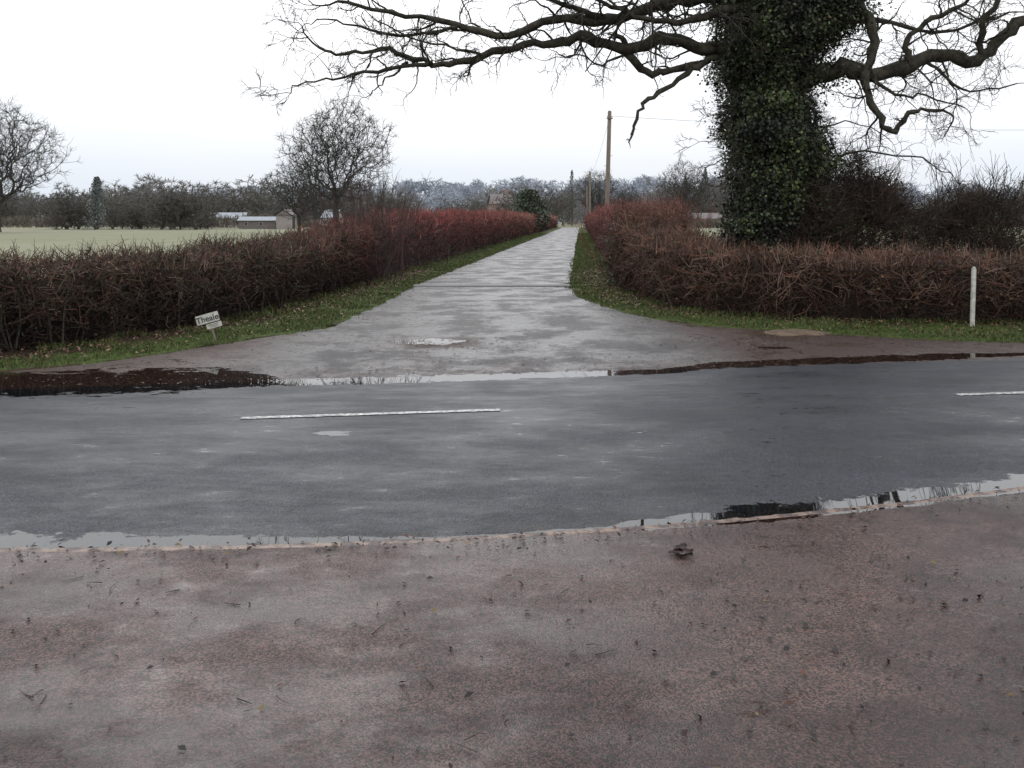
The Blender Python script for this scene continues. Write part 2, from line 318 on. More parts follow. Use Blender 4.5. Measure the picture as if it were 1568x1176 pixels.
# ------------------------------------------------------------ hedges
M_core = simple('hedge_core_shade', (.008,.006,.004), (.032,.020,.015), 22, .95, 0)  # near-black colour stands for the shade inside a hedge
def hedge(name, H, side, smin, smax, hfun, wid, ntw, nlf, cfun, lfcols, lfw, upb, core=None, spikes=0, low=.8):
    P = np.array(H); seg = np.linalg.norm(np.diff(P, axis=0), axis=1); cum = np.concatenate([[0], np.cumsum(seg)])
    s0, s1 = cum[smin[0]]+smin[1], cum[smax[0]]+smax[1]
    ss = np.linspace(s0, s1, 800); px = np.interp(ss, cum, P[:,0]); py = np.interp(ss, cum, P[:,1])
    for _ in range(6):
        px[1:-1] = .25*px[:-2]+.5*px[1:-1]+.25*px[2:]; py[1:-1] = .25*py[:-2]+.5*py[1:-1]+.25*py[2:]
    dx = np.gradient(px, ss); dy = np.gradient(py, ss); L = np.hypot(dx, dy); dx /= L; dy /= L
    nx, ny = (-dy, dx) if side < 0 else (dy, -dx)
    wgt = hfun(px, py)/(1+(py/16)**1.35); cw = np.cumsum(wgt); cw /= cw[-1]
    def sample(n, edge):
        i = np.interp(rng.random(n), cw, np.arange(800)); I = i.astype(int)
        bx = np.interp(i, np.arange(800), px); by = np.interp(i, np.arange(800), py)
        nn = np.array([noise.noise(Vector((x*.8, y*.8, 0)))+.7*noise.noise(Vector((x*2.6, y*2.6, 0))) for x, y in zip(bx, by)])
        h = hfun(bx, by)*(1+.12*nn)
        zt = rng.random(n)**low
        t = rng.random(n)**1.25; t = np.where(rng.random(n) < .25, 1-t*.4, t)
        nb = np.array([noise.noise(Vector((x*2.2, y*2.2, z*3))) for x, y, z in zip(bx, by, zt)])
        off = t*wid - .12*np.sin(zt*3.14)-.22*nb
        return bx+nx[I]*off, by+ny[I]*off, zt*h, h, zt, np.stack([nx[I], ny[I], 0*bx], 1), t
    x, y, z, h, zt, N, t = sample(ntw, False)
    D = rng.normal(size=(ntw, 3)); D[:,2] = D[:,2]*.8+upb
    Ln = rng.uniform(.10, .38, ntw)*(1+y/160); z = np.minimum(z, h-.10*rng.random(ntw)-Ln*.3).clip(0.02)
    R = (.0022+rng.random(ntw)**2*.0045)+y*.00022
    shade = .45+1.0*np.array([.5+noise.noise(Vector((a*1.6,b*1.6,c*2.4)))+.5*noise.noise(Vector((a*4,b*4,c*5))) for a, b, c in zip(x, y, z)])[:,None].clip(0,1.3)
    parts = [(twig_arr(np.stack([x,y,z],1), D, Ln, R, .22), cfun(x, y, zt, ntw)*shade)]
    if nlf:
        x, y, z, h, zt, N, t = sample(nlf, True)
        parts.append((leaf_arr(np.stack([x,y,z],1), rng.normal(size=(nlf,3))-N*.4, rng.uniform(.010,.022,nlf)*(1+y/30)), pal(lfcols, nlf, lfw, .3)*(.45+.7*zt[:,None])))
    if spikes:
        x, y, z, h, zt, N, t = sample(spikes, True)
        D = rng.normal(size=(spikes,3))*.25; D[:,2] = 1
        parts.append((twig_arr(np.stack([x,y,h*.80],1), D, rng.uniform(.12,.5,spikes)*h/1.5, .003+y*.00022, .08), cfun(x, y, 0*x+1.1, spikes)*1.05))
    ns = int((s1-s0)*(6 if smax[0] < 11 else 1.2)); x, y, z, h, zt, N, t = sample(ns, False)
    P0 = np.stack([x, y, 0*x], 1)+N*.1; D = rng.normal(size=(ns,3))*.22; D[:,2] = 1
    parts.append((twig_arr(P0, D, h*rng.uniform(.6,.9,ns), rng.uniform(.010,.022,ns), .08), pal([(.05,.04,.03),(.085,.07,.05),(.11,.10,.07)], ns)))
    V, Q, C = joinarr(parts); g = C.mean(1, keepdims=True); C = g+(C-g)*.93
    root = empty(name, (0,0,0)); quadmesh('twigs', V, Q, M_twig, C*.85, parent=root)
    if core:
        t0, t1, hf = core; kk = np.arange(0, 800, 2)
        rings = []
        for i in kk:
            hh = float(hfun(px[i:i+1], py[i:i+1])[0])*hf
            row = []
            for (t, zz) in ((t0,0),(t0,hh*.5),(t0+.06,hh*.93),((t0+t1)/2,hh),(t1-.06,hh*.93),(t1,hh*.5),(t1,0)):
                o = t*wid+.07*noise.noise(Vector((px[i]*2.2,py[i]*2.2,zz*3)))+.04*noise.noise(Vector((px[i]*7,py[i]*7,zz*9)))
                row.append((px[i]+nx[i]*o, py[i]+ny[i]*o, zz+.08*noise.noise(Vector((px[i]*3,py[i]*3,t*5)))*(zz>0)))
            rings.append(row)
        r = np.array(rings); o = grid('dark_core', r[:,:,0], r[:,:,1], r[:,:,2], M_core); o.parent = root  # solid dark core added to stop light showing through the twigs
    return root
BR = [(.052,.034,.026),(.080,.048,.036),(.115,.072,.052),(.040,.029,.022),(.115,.055,.040),(.09,.075,.045)]
RD = [(.150,.032,.032),(.20,.048,.042),(.095,.026,.026),(.22,.075,.055),(.075,.040,.033)]
OR = [(.24,.080,.055),(.19,.06,.048),(.15,.07,.055),(.17,.11,.08)]
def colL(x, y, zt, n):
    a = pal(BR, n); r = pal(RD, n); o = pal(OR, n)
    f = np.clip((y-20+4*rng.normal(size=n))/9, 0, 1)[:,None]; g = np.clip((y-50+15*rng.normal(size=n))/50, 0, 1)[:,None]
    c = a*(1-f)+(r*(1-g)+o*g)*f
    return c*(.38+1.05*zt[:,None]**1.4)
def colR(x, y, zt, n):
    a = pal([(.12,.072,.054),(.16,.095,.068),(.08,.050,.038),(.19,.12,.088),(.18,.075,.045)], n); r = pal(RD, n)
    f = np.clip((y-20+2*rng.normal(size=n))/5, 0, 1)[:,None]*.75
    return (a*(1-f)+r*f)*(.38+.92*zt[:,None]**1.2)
hfL = lambda x, y: np.interp(y, [0,18,21,26,32,70,190], [1.24,1.22,1.32,1.65,1.85,2.1,2.1])
hfR = lambda x, y: np.interp(y, [0,14.2,15,17,19,21,24,60,190], [1.08,1.12,1.18,1.3,1.4,1.75,2.1,2.15,2.1])
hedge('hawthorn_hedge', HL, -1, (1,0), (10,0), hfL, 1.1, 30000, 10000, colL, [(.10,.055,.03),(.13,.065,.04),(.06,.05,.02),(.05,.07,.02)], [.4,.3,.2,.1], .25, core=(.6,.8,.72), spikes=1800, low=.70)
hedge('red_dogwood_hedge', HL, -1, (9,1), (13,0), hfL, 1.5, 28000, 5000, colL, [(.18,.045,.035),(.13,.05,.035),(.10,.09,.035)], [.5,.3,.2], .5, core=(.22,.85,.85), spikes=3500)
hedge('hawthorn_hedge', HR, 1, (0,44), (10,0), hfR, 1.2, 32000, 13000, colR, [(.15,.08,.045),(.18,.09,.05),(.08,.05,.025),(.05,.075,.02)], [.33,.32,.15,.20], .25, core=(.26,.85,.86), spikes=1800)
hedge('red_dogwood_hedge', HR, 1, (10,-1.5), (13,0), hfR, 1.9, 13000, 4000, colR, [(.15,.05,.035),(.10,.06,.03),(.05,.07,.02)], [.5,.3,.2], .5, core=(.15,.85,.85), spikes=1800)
def stems(name, cx, cy, rx_, ry_, n, h0, h1, cols, lean=.22, r=.010):
    P = np.stack([cx+rng.normal(size=n)*rx_, cy+rng.normal(size=n)*ry_, 0*rng.random(n)+.02], 1)
    D = rng.normal(size=(n,3))*lean; D[:,2] = 1; D[:,:2] += (P[:,:2]-[cx,cy])*.25
    L = rng.uniform(h0, h1, n)
    parts = [(twig_arr(P, D, L, rng.uniform(.7,1.3,n)*r, .05), pal(cols, n))]
    m = n*4; i = rng.integers(0, n, m); f = rng.uniform(.4,.95,m)[:,None]
    Pm = P[i]+norm(D[i])*L[i][:,None]*f; Dm = norm(D[i])+rng.normal(size=(m,3))*.35
    parts.append((twig_arr(Pm, Dm, rng.uniform(.2,.6,m), np.full(m, r*.5), .06), pal(cols, m)))
    V, Q, C = joinarr(parts); return quadmesh(name, V, Q, M_twig, C)
stems('dogwood_shrub', -3.75, 24.5, .45, .8, 110, 1.9, 3.1, [(.07,.045,.04),(.09,.05,.045),(.06,.05,.045)])
stems('dogwood_shrub', 3.9, 25.0, .6, 1.2, 150, 1.3, 2.3, [(.12,.045,.04),(.16,.05,.045)])
def bush(name, cx, cy, rx_, ry_, h, n, cols, leafcols=None, nl=0, rr=.006, ls=(.02,.04)):
    a = rng.uniform(0, 6.283, n); q = np.sqrt(rng.random(n)); zt = rng.random(n)**.8
    prof = np.sqrt(np.clip(1-zt**2.2, 0, 1))*.9+.1
    nn = np.array([1+.42*noise.noise(Vector((math.cos(t)*1.6+cx, math.sin(t)*1.6, z*2.2))) for t, z in zip(a, zt)])
    P = np.stack([cx+np.cos(a)*q*rx_*prof*nn, cy+np.sin(a)*q*ry_*prof*nn, zt*h*nn], 1)
    D = rng.normal(size=(n,3)); D[:,2] = np.abs(D[:,2])*.8+.15; D[:,0] += np.cos(a)*.4; D[:,1] += np.sin(a)*.4
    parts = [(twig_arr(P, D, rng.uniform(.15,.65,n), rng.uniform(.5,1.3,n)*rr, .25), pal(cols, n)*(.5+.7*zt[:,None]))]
    if nl:
        i = rng.integers(0, n, nl); Pl = P[i]+rng.normal(size=(nl,3))*.09
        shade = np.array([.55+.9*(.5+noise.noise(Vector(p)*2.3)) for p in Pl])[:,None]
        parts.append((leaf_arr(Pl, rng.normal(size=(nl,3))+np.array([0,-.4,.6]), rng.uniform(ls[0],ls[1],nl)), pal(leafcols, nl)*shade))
    V, Q, C = joinarr(parts); return quadmesh(name, V, Q, M_leaf if nl > n else M_twig, C)
DK = [(.045,.032,.025),(.063,.042,.032),(.035,.025,.020),(.08,.055,.040)]
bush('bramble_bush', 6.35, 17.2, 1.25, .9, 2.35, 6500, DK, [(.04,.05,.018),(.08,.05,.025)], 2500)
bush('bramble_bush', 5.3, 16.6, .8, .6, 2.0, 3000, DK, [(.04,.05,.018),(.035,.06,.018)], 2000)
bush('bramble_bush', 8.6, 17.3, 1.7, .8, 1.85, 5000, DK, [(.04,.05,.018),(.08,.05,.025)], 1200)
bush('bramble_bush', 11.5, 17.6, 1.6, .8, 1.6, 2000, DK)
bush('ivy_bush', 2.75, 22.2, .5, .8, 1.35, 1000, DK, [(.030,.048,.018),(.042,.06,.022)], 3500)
acc = Acc()
for k in range(8): grow(acc, Vector((8.35+random.uniform(-.5,.5), 17.4, 0)), Vector((random.uniform(-.25,.25),0,1)), 1.05, .03, 4, .25, .08, .006, 2, .72, .7)
accobj('hawthorn_shrub', acc, M_bark)
acc = Acc()
for k in range(9): grow(acc, Vector((7.0+random.uniform(-.9,.9), 17.8, .3)), Vector((random.uniform(-.3,.3),0,1)), .85, .02, 4, .3, .05, .005, 2, .72, .7)
accobj('hawthorn_shrub', acc, M_bark)
# ------------------------------------------------------------ the ivy-clad oak
oak = empty('oak_tree', (4.5, 17, 0)); OX = Vector((4.5,17,0))
acc = Acc()
V3 = lambda *a: Vector(a)
tr = [V3(4.5,17,-.1), V3(4.5,17,.5), V3(4.52,17,1.5), V3(4.65,17,2.6), V3(4.65,17,3.8), V3(4.8,17,5), V3(4.95,17,6.2), V3(5.0,17,7.5), V3(4.9,17.1,9)]
tube(acc, tr, [.72,.55,.5,.48,.46,.44,.40,.34,.28], 14)
def limb(pts, r0, r1, tw=3.2, L=.8, depth=3, gn=.5, dens=1.0, upb=.0):
    P = [Vector(p) for p in pts]; out = [P[0]]
    for i in range(len(P)-1):
        p0 = P[max(i-1,0)]; p1 = P[i]; p2 = P[i+1]; p3 = P[min(i+2,len(P)-1)]
        for j in range(1, 5):
            t = j/4; q = .5*((2*p1)+(p2-p0)*t+(2*p0-5*p1+4*p2-p3)*t*t+(3*p1-p0-3*p2+p3)*t**3)
            out.append(q+rv()*.045*(1 if j < 4 else .3))
    m = len(out); rad = [r0+(r1-r0)*(i/(m-1))**.8 for i in range(m)]
    rad = [r*(1+.17*random.uniform(-1,1)) for r in rad]
    tube(acc, out, rad, 9 if r0 > .05 else 6)
    for i in range(1, m-1):
        sl = (out[i+1]-out[i]).length
        k = tw*sl*dens; k = int(k)+(random.random() < k-int(k))
        for _ in range(k):
            d = (out[i+1]-out[i]).normalized(); s = d.cross(rv()).normalized()
            dd = (d*.5+s*random.uniform(.6,1.2)+Vector((0,0,upb))).normalized()
            grow(acc, out[i], dd, L*random.uniform(.28,.8), min(rad[i]*.55, .026), random.choice([depth-1, depth-1, depth]), gn, .0, .0042, 2, .74, 1.05)
    grow(acc, out[-1], (out[-1]-out[-2]).normalized(), L*.6, r1, depth, gn, 0, .0042, 2, .72, .9)
limb([(5.0,17,4.7),(4.5,16.4,5.15),(3.95,16.2,5.5),(3.2,16,5.42),(2.4,15.9,5.25),(1.6,15.8,4.98),(.73,15.7,4.96),(-.04,15.6,4.68),(-.93,15.5,4.85),(-2.0,15.3,5.0),(-2.8,15.2,5.15)], .19, .022, 3.8, .9, 4)
limb([(4.6,17,4.3),(3.8,16.5,4.55),(3.15,16.2,4.57),(2.5,16,4.72),(1.94,16,4.50),(1.28,15.9,4.70),(.84,15.9,4.64),(.18,15.8,4.55),(-.49,15.7,4.36),(-1.04,15.6,4.20),(-1.59,15.5,4.26),(-2.14,15.4,4.42),(-2.7,15.3,4.32),(-3.1,15.2,4.4)], .15, .020, 4, .8, 4)
limb([(-1.3,15.5,4.22),(-2.03,15.4,4.08),(-2.7,15.3,3.95),(-3.3,15.2,3.86),(-3.6,15.1,3.66)], .04, .008, 4.5, .6, 3)
limb([(-1.7,15.5,4.22),(-2.0,15.3,3.95),(-2.14,15.2,3.8),(-2.32,15.1,3.58)], .024, .007, 3, .35, 2)
limb([(-.9,15.5,4.8),(-1.6,15.4,4.65),(-2.3,15.3,4.72),(-3.0,15.2,4.85),(-3.3,15.1,4.75)], .035, .008, 4.5, .6, 3)
limb([(-.5,15.6,4.36),(-1.1,15.5,4.5),(-1.7,15.4,4.62),(-2.3,15.2,4.95)], .03, .008, 4.5, .6, 3)
limb([(1.6,15.8,4.98),(1.0,15.6,5.15),(.2,15.4,5.3),(-.6,15.3,5.25),(-1.4,15.2,5.45)], .06, .012, 4.5, .8, 3)
limb([(4.4,16.5,5.4),(3.6,16.0,5.2),(2.9,15.8,4.95),(2.2,15.6,4.95),(1.5,15.5,5.2),(.9,15.4,5.4)], .10, .02, 4, .8, 4)
limb([(3.6,16.5,4.5),(3.3,16.2,4.33),(2.82,16,4.02),(2.38,15.9,3.69),(2.1,15.8,3.45),(2.0,15.8,3.06)], .065, .024, .8, .3, 1)
limb([(3.4,16.4,4.40),(2.71,16,4.16),(2.27,16,4.15),(1.9,16,4.5)], .055, .065, 1.5, .4, 2)
limb([(1.94,16,4.5),(1.5,15.7,4.2),(1.1,15.5,4.35),(.6,15.4,4.25)], .025, .008, 4, .5, 3)
limb([(4.9,17,5.6),(4.2,15.8,6.0),(3.3,14.8,6.1),(2.2,14.0,6.3),(1.0,13.4,6.2),(-.4,13,6.4)], .16, .03, 2, 1.0, 4)
for z0, x1, z1 in ((3.0,3.3,3.0),(2.6,3.2,2.5),(3.4,3.4,3.45),(2.2,3.5,2.2)):
    limb([(4.4,16.8,z0),(3.85,16.5,z0+.1),(x1,16.3,z1)], .02, .006, 5, .5, 3)
limb([(4.8,17,4.1),(5.4,16.7,4.2),(5.87,16.5,4.30),(6.2,16.5,4.15),(6.78,16.5,4.27),(7.47,16.5,4.5),(8.1,16.5,4.40),(8.5,16.5,4.8),(8.9,16.4,5.1),(10.2,16,5.6)], .18, .09, 3.8, .9, 4)
limb([(5.0,17,5.9),(5.7,16.6,5.6),(6.2,16.4,5.15),(6.2,16.3,4.55),(6.04,16.2,3.9),(6.2,16.1,3.45),(6.44,16.1,3.14),(6.7,16.1,3.42),(6.95,16.1,3.52),(7.4,16.1,3.46)], .12, .024, 4.5, .6, 3)
limb([(6.9,16.4,4.3),(6.8,16.3,4.75),(7.2,16.2,5.1),(7.7,16.1,5.3),(8.0,16,5.9)], .07, .02, 4, .7, 4)
limb([(6.1,16.5,4.2),(6.6,16.3,3.8),(7.1,16.2,3.75),(7.7,16.1,3.55)], .035, .01, 4.5, .6, 3)
limb([(7.2,16.5,4.4),(7.5,16.3,4.05),(8.0,16.2,3.85),(8.6,16.1,3.95)], .035, .01, 4.5, .6, 3)
limb([(8.2,16.5,4.45),(8.1,16.3,5.0),(8.35,16.2,5.5),(8.2,16.1,6.1)], .065, .04, 3, .7, 3)
limb([(4.95,17,2.5),(5.5,16.7,2.6),(5.9,16.5,2.8),(6.9,16.4,2.75),(7.5,16.3,2.45)], .035, .008, 5, .6, 3)
limb([(5.0,17,2.9),(5.6,16.8,3.3),(6.1,16.6,3.3),(6.6,16.5,3.0)], .02, .006, 4, .4, 2)
limb([(5.0,17,5.3),(5.8,16.8,5.1),(6.5,16.9,5.2),(7.6,17,5.0),(9,17.2,5.4)], .08, .02, 4, .9, 4)
for a in range(10):
    an = a*.66+.2; z = 6+a*.35
    grow(acc, Vector((4.97,17.05,z)), Vector((math.cos(an),math.sin(an),.55)).normalized(), 3.1, .18, 5, .32, .05, .022, 2, .76, .9)
o = accobj('trunk_and_limbs', acc, M_bark); o.parent = oak; o.location = -OX
tz = [0,.6,1.4,2.0,2.6,3.2,3.6,4.0,4.4,5,5.6,6.5,8]
tR = [.62,.62,.62,.70,.88,.96,.82,.72,.84,1.10,1.20,1.05,.6]
tX = [4.5,4.5,4.5,4.58,4.76,4.70,4.6,4.55,4.52,4.80,4.97,5.0,4.95]
def ivyR(th, z):
    return np.interp(z, tz, tR)*(1+.30*noise.noise(Vector((math.cos(th)*1.5, math.sin(th)*1.5, z*1.7)))+.28*noise.noise(Vector((math.cos(th)*4, math.sin(th)*4, z*4.5))))
nI = 62000
th = rng.uniform(0, 6.283, nI); zz = rng.uniform(.3, 7.4, nI)
R = np.array([ivyR(a, b) for a, b in zip(th, zz)]); f = 1-rng.random(nI)**2*.25+rng.normal(size=nI)*.06+np.where(rng.random(nI) < .09, rng.random(nI)*.30, 0)
P = np.stack([np.interp(zz,tz,tX)+np.cos(th)*R*f, 17+np.sin(th)*R*f, zz], 1)+rng.normal(size=(nI,3))*.02
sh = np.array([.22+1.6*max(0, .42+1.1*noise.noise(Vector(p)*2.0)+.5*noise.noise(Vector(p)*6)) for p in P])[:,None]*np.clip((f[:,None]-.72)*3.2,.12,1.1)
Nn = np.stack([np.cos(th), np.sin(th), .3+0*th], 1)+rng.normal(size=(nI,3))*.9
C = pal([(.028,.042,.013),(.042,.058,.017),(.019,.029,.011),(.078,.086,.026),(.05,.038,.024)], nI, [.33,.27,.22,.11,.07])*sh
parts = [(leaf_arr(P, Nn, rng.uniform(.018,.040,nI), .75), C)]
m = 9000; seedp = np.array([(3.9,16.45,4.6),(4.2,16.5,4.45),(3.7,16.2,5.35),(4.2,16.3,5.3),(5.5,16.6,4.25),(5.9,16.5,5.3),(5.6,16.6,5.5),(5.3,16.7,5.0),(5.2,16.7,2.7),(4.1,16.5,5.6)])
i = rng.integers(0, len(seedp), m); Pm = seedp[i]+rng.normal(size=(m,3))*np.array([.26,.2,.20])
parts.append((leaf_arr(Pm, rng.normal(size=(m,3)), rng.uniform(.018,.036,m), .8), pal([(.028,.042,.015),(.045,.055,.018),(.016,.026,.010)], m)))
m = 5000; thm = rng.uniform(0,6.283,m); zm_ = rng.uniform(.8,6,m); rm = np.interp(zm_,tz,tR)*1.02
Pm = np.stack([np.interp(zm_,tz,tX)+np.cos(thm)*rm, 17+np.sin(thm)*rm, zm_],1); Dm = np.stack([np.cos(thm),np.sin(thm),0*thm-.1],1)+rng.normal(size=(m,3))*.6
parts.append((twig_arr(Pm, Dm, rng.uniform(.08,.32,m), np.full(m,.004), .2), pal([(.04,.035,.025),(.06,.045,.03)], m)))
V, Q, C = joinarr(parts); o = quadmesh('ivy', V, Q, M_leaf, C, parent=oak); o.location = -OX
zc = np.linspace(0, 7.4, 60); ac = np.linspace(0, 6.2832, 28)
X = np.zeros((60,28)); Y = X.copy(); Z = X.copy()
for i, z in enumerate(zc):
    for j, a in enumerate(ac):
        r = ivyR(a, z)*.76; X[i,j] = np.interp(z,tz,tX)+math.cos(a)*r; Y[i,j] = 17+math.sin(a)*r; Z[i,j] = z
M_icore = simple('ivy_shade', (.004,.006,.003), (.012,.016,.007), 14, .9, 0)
o = grid('ivy_dark_core', X, Y, Z, M_icore); o.parent = oak; o.location = -OX  # solid core added against see-through, the ivy's inner shade in its colour
# ------------------------------------------------------------ grass
def blades(nm, n, density_pow):
    a, b, X, Y, Z, MUDv, fr = VG[nm]; m, k = X.shape
    seg = np.r_[np.hypot(*(b[1:]-b[:-1]).T), 0]; wd = np.hypot(*(b-a).T)
    w = seg*wd/(1+(np.hypot(a[:,0],a[:,1])/13)**density_pow)*(np.abs(a[:,0]) < 15)*(a[:,1] < 110); cw = np.cumsum(w); cw /= cw[-1]
    i = np.interp(rng.random(n), cw, np.arange(m)); I = np.clip(i.astype(int), 0, m-2); fi = (i-I)[:,None]
    t = rng.random(n)*1.15; j = np.interp(t, fr, np.arange(k)); J = np.clip(j.astype(int), 0, k-2); fj = (j-J)[:,None]
    G = np.stack([X,Y,Z], -1)
    P = (G[I,J]*(1-fj)+G[I,J+1]*fj)*(1-fi)+(G[I+1,J]*(1-fj)+G[I+1,J+1]*fj)*fi
    clump = np.array([noise.noise(Vector((p[0]*1.4,p[1]*1.4,0)))+.6*noise.noise(Vector((p[0]*5,p[1]*5,0))) for p in P])
    keep = (rng.random(n) < .80+clump*1.2-MUDv[I,J]*.72); P = P[keep]; t = t[keep]; clump = clump[keep]; n = len(P)
    h = rng.uniform(.02,.06,n)*(1+.6*clump)+.05*(t > .75)*rng.random(n); wv = (.0022+P[:,1]*.0003)
    an = rng.uniform(0,3.14,n); u = np.stack([np.cos(an),np.sin(an),0*an],1)*wv[:,None]
    tip = rng.normal(size=(n,3))*.5; tip[:,2] = 1; tip = P+norm(tip)*h[:,None]
    V = np.stack([P-u, P+u, tip+u*.25, tip-u*.25], 1).reshape(-1,3)
    C = pal([(.066,.100,.018),(.098,.135,.028),(.046,.070,.014),(.15,.145,.06),(.11,.075,.038)], n, [.32,.26,.20,.12,.10])
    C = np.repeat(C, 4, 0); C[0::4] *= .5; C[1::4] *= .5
    return V, np.arange(n*4).reshape(-1,4), C
for nm in 'LR':
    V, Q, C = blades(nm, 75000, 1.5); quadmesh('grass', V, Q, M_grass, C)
P = []
for nm in 'LR':
    a, b, X, Y, Z, MUDv, fr = VG[nm]; m, k = X.shape
    sel = [i for i in range(m) if abs(a[i,0]) < 12 and a[i,1] < 45]
    for _ in range(5200):
        i = random.choice(sel); q = max(.02, random.gauss(.75, .3)); j = int(np.interp(q, fr, np.arange(k))); P.append((X[i,j]+random.uniform(-.15,.15), Y[i,j]+random.uniform(-.15,.15), Z[i,j]+.02+random.random()*.03))
P = np.array(P); n = len(P); Nn = rng.normal(size=(n,3))*.4; Nn[:,2] = 1
V, Q, C = joinarr([(leaf_arr(P, Nn, rng.uniform(.012,.03,n), .6), pal([(.10,.05,.028),(.14,.075,.042),(.06,.03,.02),(.19,.12,.068)], n))])
quadmesh('fallen_leaves', V, Q, M_litter, C)
P = []
U = random.uniform; G = random.gauss
for _ in range(1400): P.append((U(-4,5), U(2.2,5.2), .015))
for _ in range(1100):
    x = U(-4,4.5); P.append((x, float(near(x))+G(-.08,.09), .018))
for _ in range(420): P.append((G(-.9,.7), G(12.45,.55), .008))
for _ in range(900):
    x = U(-6,8); P.append((x, float(far(x))+abs(G(.4,.5)), .010))
for _ in range(600): P.append((U(.6,3.4), U(2.4,4.4), .015))
for _ in range(300): P.append((G(2.9,.5), G(12.4,.4), .010))
P = np.array(P); ok = (P[:,1] < near(P[:,0])+.1)|(P[:,1] > far(P[:,0])); P = P[ok]; n = len(P)
fr_ = P[:,1] > 9; Nn = rng.normal(size=(n,3))*np.where(fr_, .08, .4)[:,None]; Nn[:,2] = 1
sz = .003+.017*rng.random(n)**3.0; sz[fr_] *= 1.6; P[:,2] += np.where(fr_, .003, sz*.3)
V, Q, C = joinarr([(leaf_arr(P, Nn, sz, .6), pal([(.014,.009,.007),(.028,.014,.010),(.010,.007,.006),(.12,.08,.03),(.07,.030,.018)], n, [.36,.27,.20,.06,.11]))])
quadmesh('leaf_litter', V, Q, M_litter, C)
n = 70; P = np.stack([rng.uniform(-3,3.5,n), rng.uniform(2.5,4.4,n), np.full(n,.018)],1); D = rng.normal(size=(n,3)); D[:,2] = 0
V, Q, C = joinarr([(twig_arr(P, D, rng.uniform(.02,.13,n), rng.uniform(.0012,.003,n), .12), pal([(.022,.015,.011),(.04,.024,.016)], n))])
V[:,2] = np.maximum(V[:,2], .0135); quadmesh('fallen_twigs', V, Q, M_litter, C)
root = empty('fallen_oak_leaf', (.83, 4.64, .013))
for k, (ox, oy, a0, Lf, Wf) in enumerate(((-.065,-.01,.15,.125,.030),(-.03,.02,.7,.09,.028),(-.05,-.03,-.35,.10,.022))):
    m1, m2 = 15, 7; X = np.zeros((m1,m2)); Y = X.copy(); Z = X.copy()
    for i in range(m1):
        s = i/(m1-1); w = Wf*math.sin(math.pi*min(1, s*.96+.02))*(1+.28*math.sin(s*26))+.001
        for j in range(m2):
            t = j/(m2-1)*2-1; lx_ = s*Lf; ly_ = t*w
            X[i,j] = ox+lx_*math.cos(a0)-ly_*math.sin(a0); Y[i,j] = oy+lx_*math.sin(a0)+ly_*math.cos(a0); Z[i,j] = .002+.012*(t*t)*(.4+.6*s)+.004*k+.003*math.sin(s*7+k)+.003
    o = grid('blade_%d' % k, X, Y, Z, M_wetleaf); o.parent = root
m1, m2 = 30, 16; X = np.zeros((m1,m2)); Y = X.copy(); Z = X.copy()
for i in range(m1):
    for j in range(m2):
        a = 6.2832*(i % (m1-1))/(m1-1); q = j/(m2-1); r = 1+.5*noise.noise(Vector((math.cos(a)*1.5, math.sin(a)*1.5, 4)))+.2*noise.noise(Vector((math.cos(a)*5, math.sin(a)*5, 4)))
        X[i,j] = 4.05+math.cos(a)*.48*q*r; Y[i,j] = 13.68+math.sin(a)*.40*q*r; Z[i,j] = .06*(1-q*q)-.004+.02*noise.noise(Vector((X[i,j]*8,Y[i,j]*8,0)))*(1-q)
grid('earth_mound', X, Y, Z, M_earth)
# ------------------------------------------------------------ built bits
def box(name, parent, loc, size, mat, bev=0, rot=(0,0,0)):
    import bmesh
    bm = bmesh.new(); bmesh.ops.create_cube(bm, size=1)
    bmesh.ops.scale(bm, vec=size, verts=bm.verts)
    if bev: bmesh.ops.bevel(bm, geom=bm.edges[:], offset=bev, segments=2, affect='EDGES')
    me = bpy.data.meshes.new(name); bm.to_mesh(me); bm.free(); me.materials.append(mat)
    o = bpy.data.objects.new(name, me); o.location = loc; o.rotation_euler = rot
    return link(o, parent)
post = empty('marker_post', (6.80, 14.0, 0)); post.rotation_euler = (0, .03, 0)
box('post_body', post, (0,0,.46), (.058,.05,.94), M_white, .008)
box('post_cap', post, (0,0,.935), (.048,.04,.03), M_white, .012)
sg = empty('village_sign', (-3.97, 12.6, .04)); sg.rotation_euler = (0, -.27, .1)
box('stake', sg, (.02,.02,.10), (.025,.02,.40), M_wood, .004)
box('name_board', sg, (0,0,.30), (.30,.014,.125), M_white, .005)
box('lower_board', sg, (.06,.002,.19), (.20,.012,.070), M_white, .004)
box('board_rim', sg, (0,.009,.30), (.315,.008,.14), M_black, .003)
tc = bpy.data.curves.new('lettering', 'FONT'); tc.body = 'Theale'; tc.size = .11; tc.align_x = 'CENTER'; tc.extrude = .001; tc.offset = .0015
o = link(bpy.data.objects.new('lettering', tc), sg); o.location = (0,-.0095,.263); o.rotation_euler = (math.pi/2,0,0); tc.materials.append(M_black)
for k in range(3): box('text_line_%d' % k, sg, (.06,-.0055,.210-.018*k), (.15-.03*k,.003,.004), M_black)
def pole(x, y, h, lean):
    e = empty('telegraph_pole', (x, y, 0)); e.rotation_euler = (0, lean, 0); A = Acc()
    tube(A, [Vector((0,0,-.3)), Vector((0,0,h*.5)), Vector((0,0,h-.05)), Vector((0,0,h)), Vector((0,0,h+.03))], [.15,.135,.115,.10,.01], 12)
    accobj('shaft', A, M_wood, e)
    box('crossarm', e, (0,-.13,h-.45), (.36,.07,.08), M_wood, .01)
    for k, xx in enumerate((-.14,.14)): box('insulator_%d' % k, e, (xx,-.13,h-.35), (.05,.05,.11), M_white, .018)
    for k in range(5): box('step_%d' % k, e, ((-1)**k*.17, 0, 3+k*.6), (.16,.02,.02), M_cover)
    return e
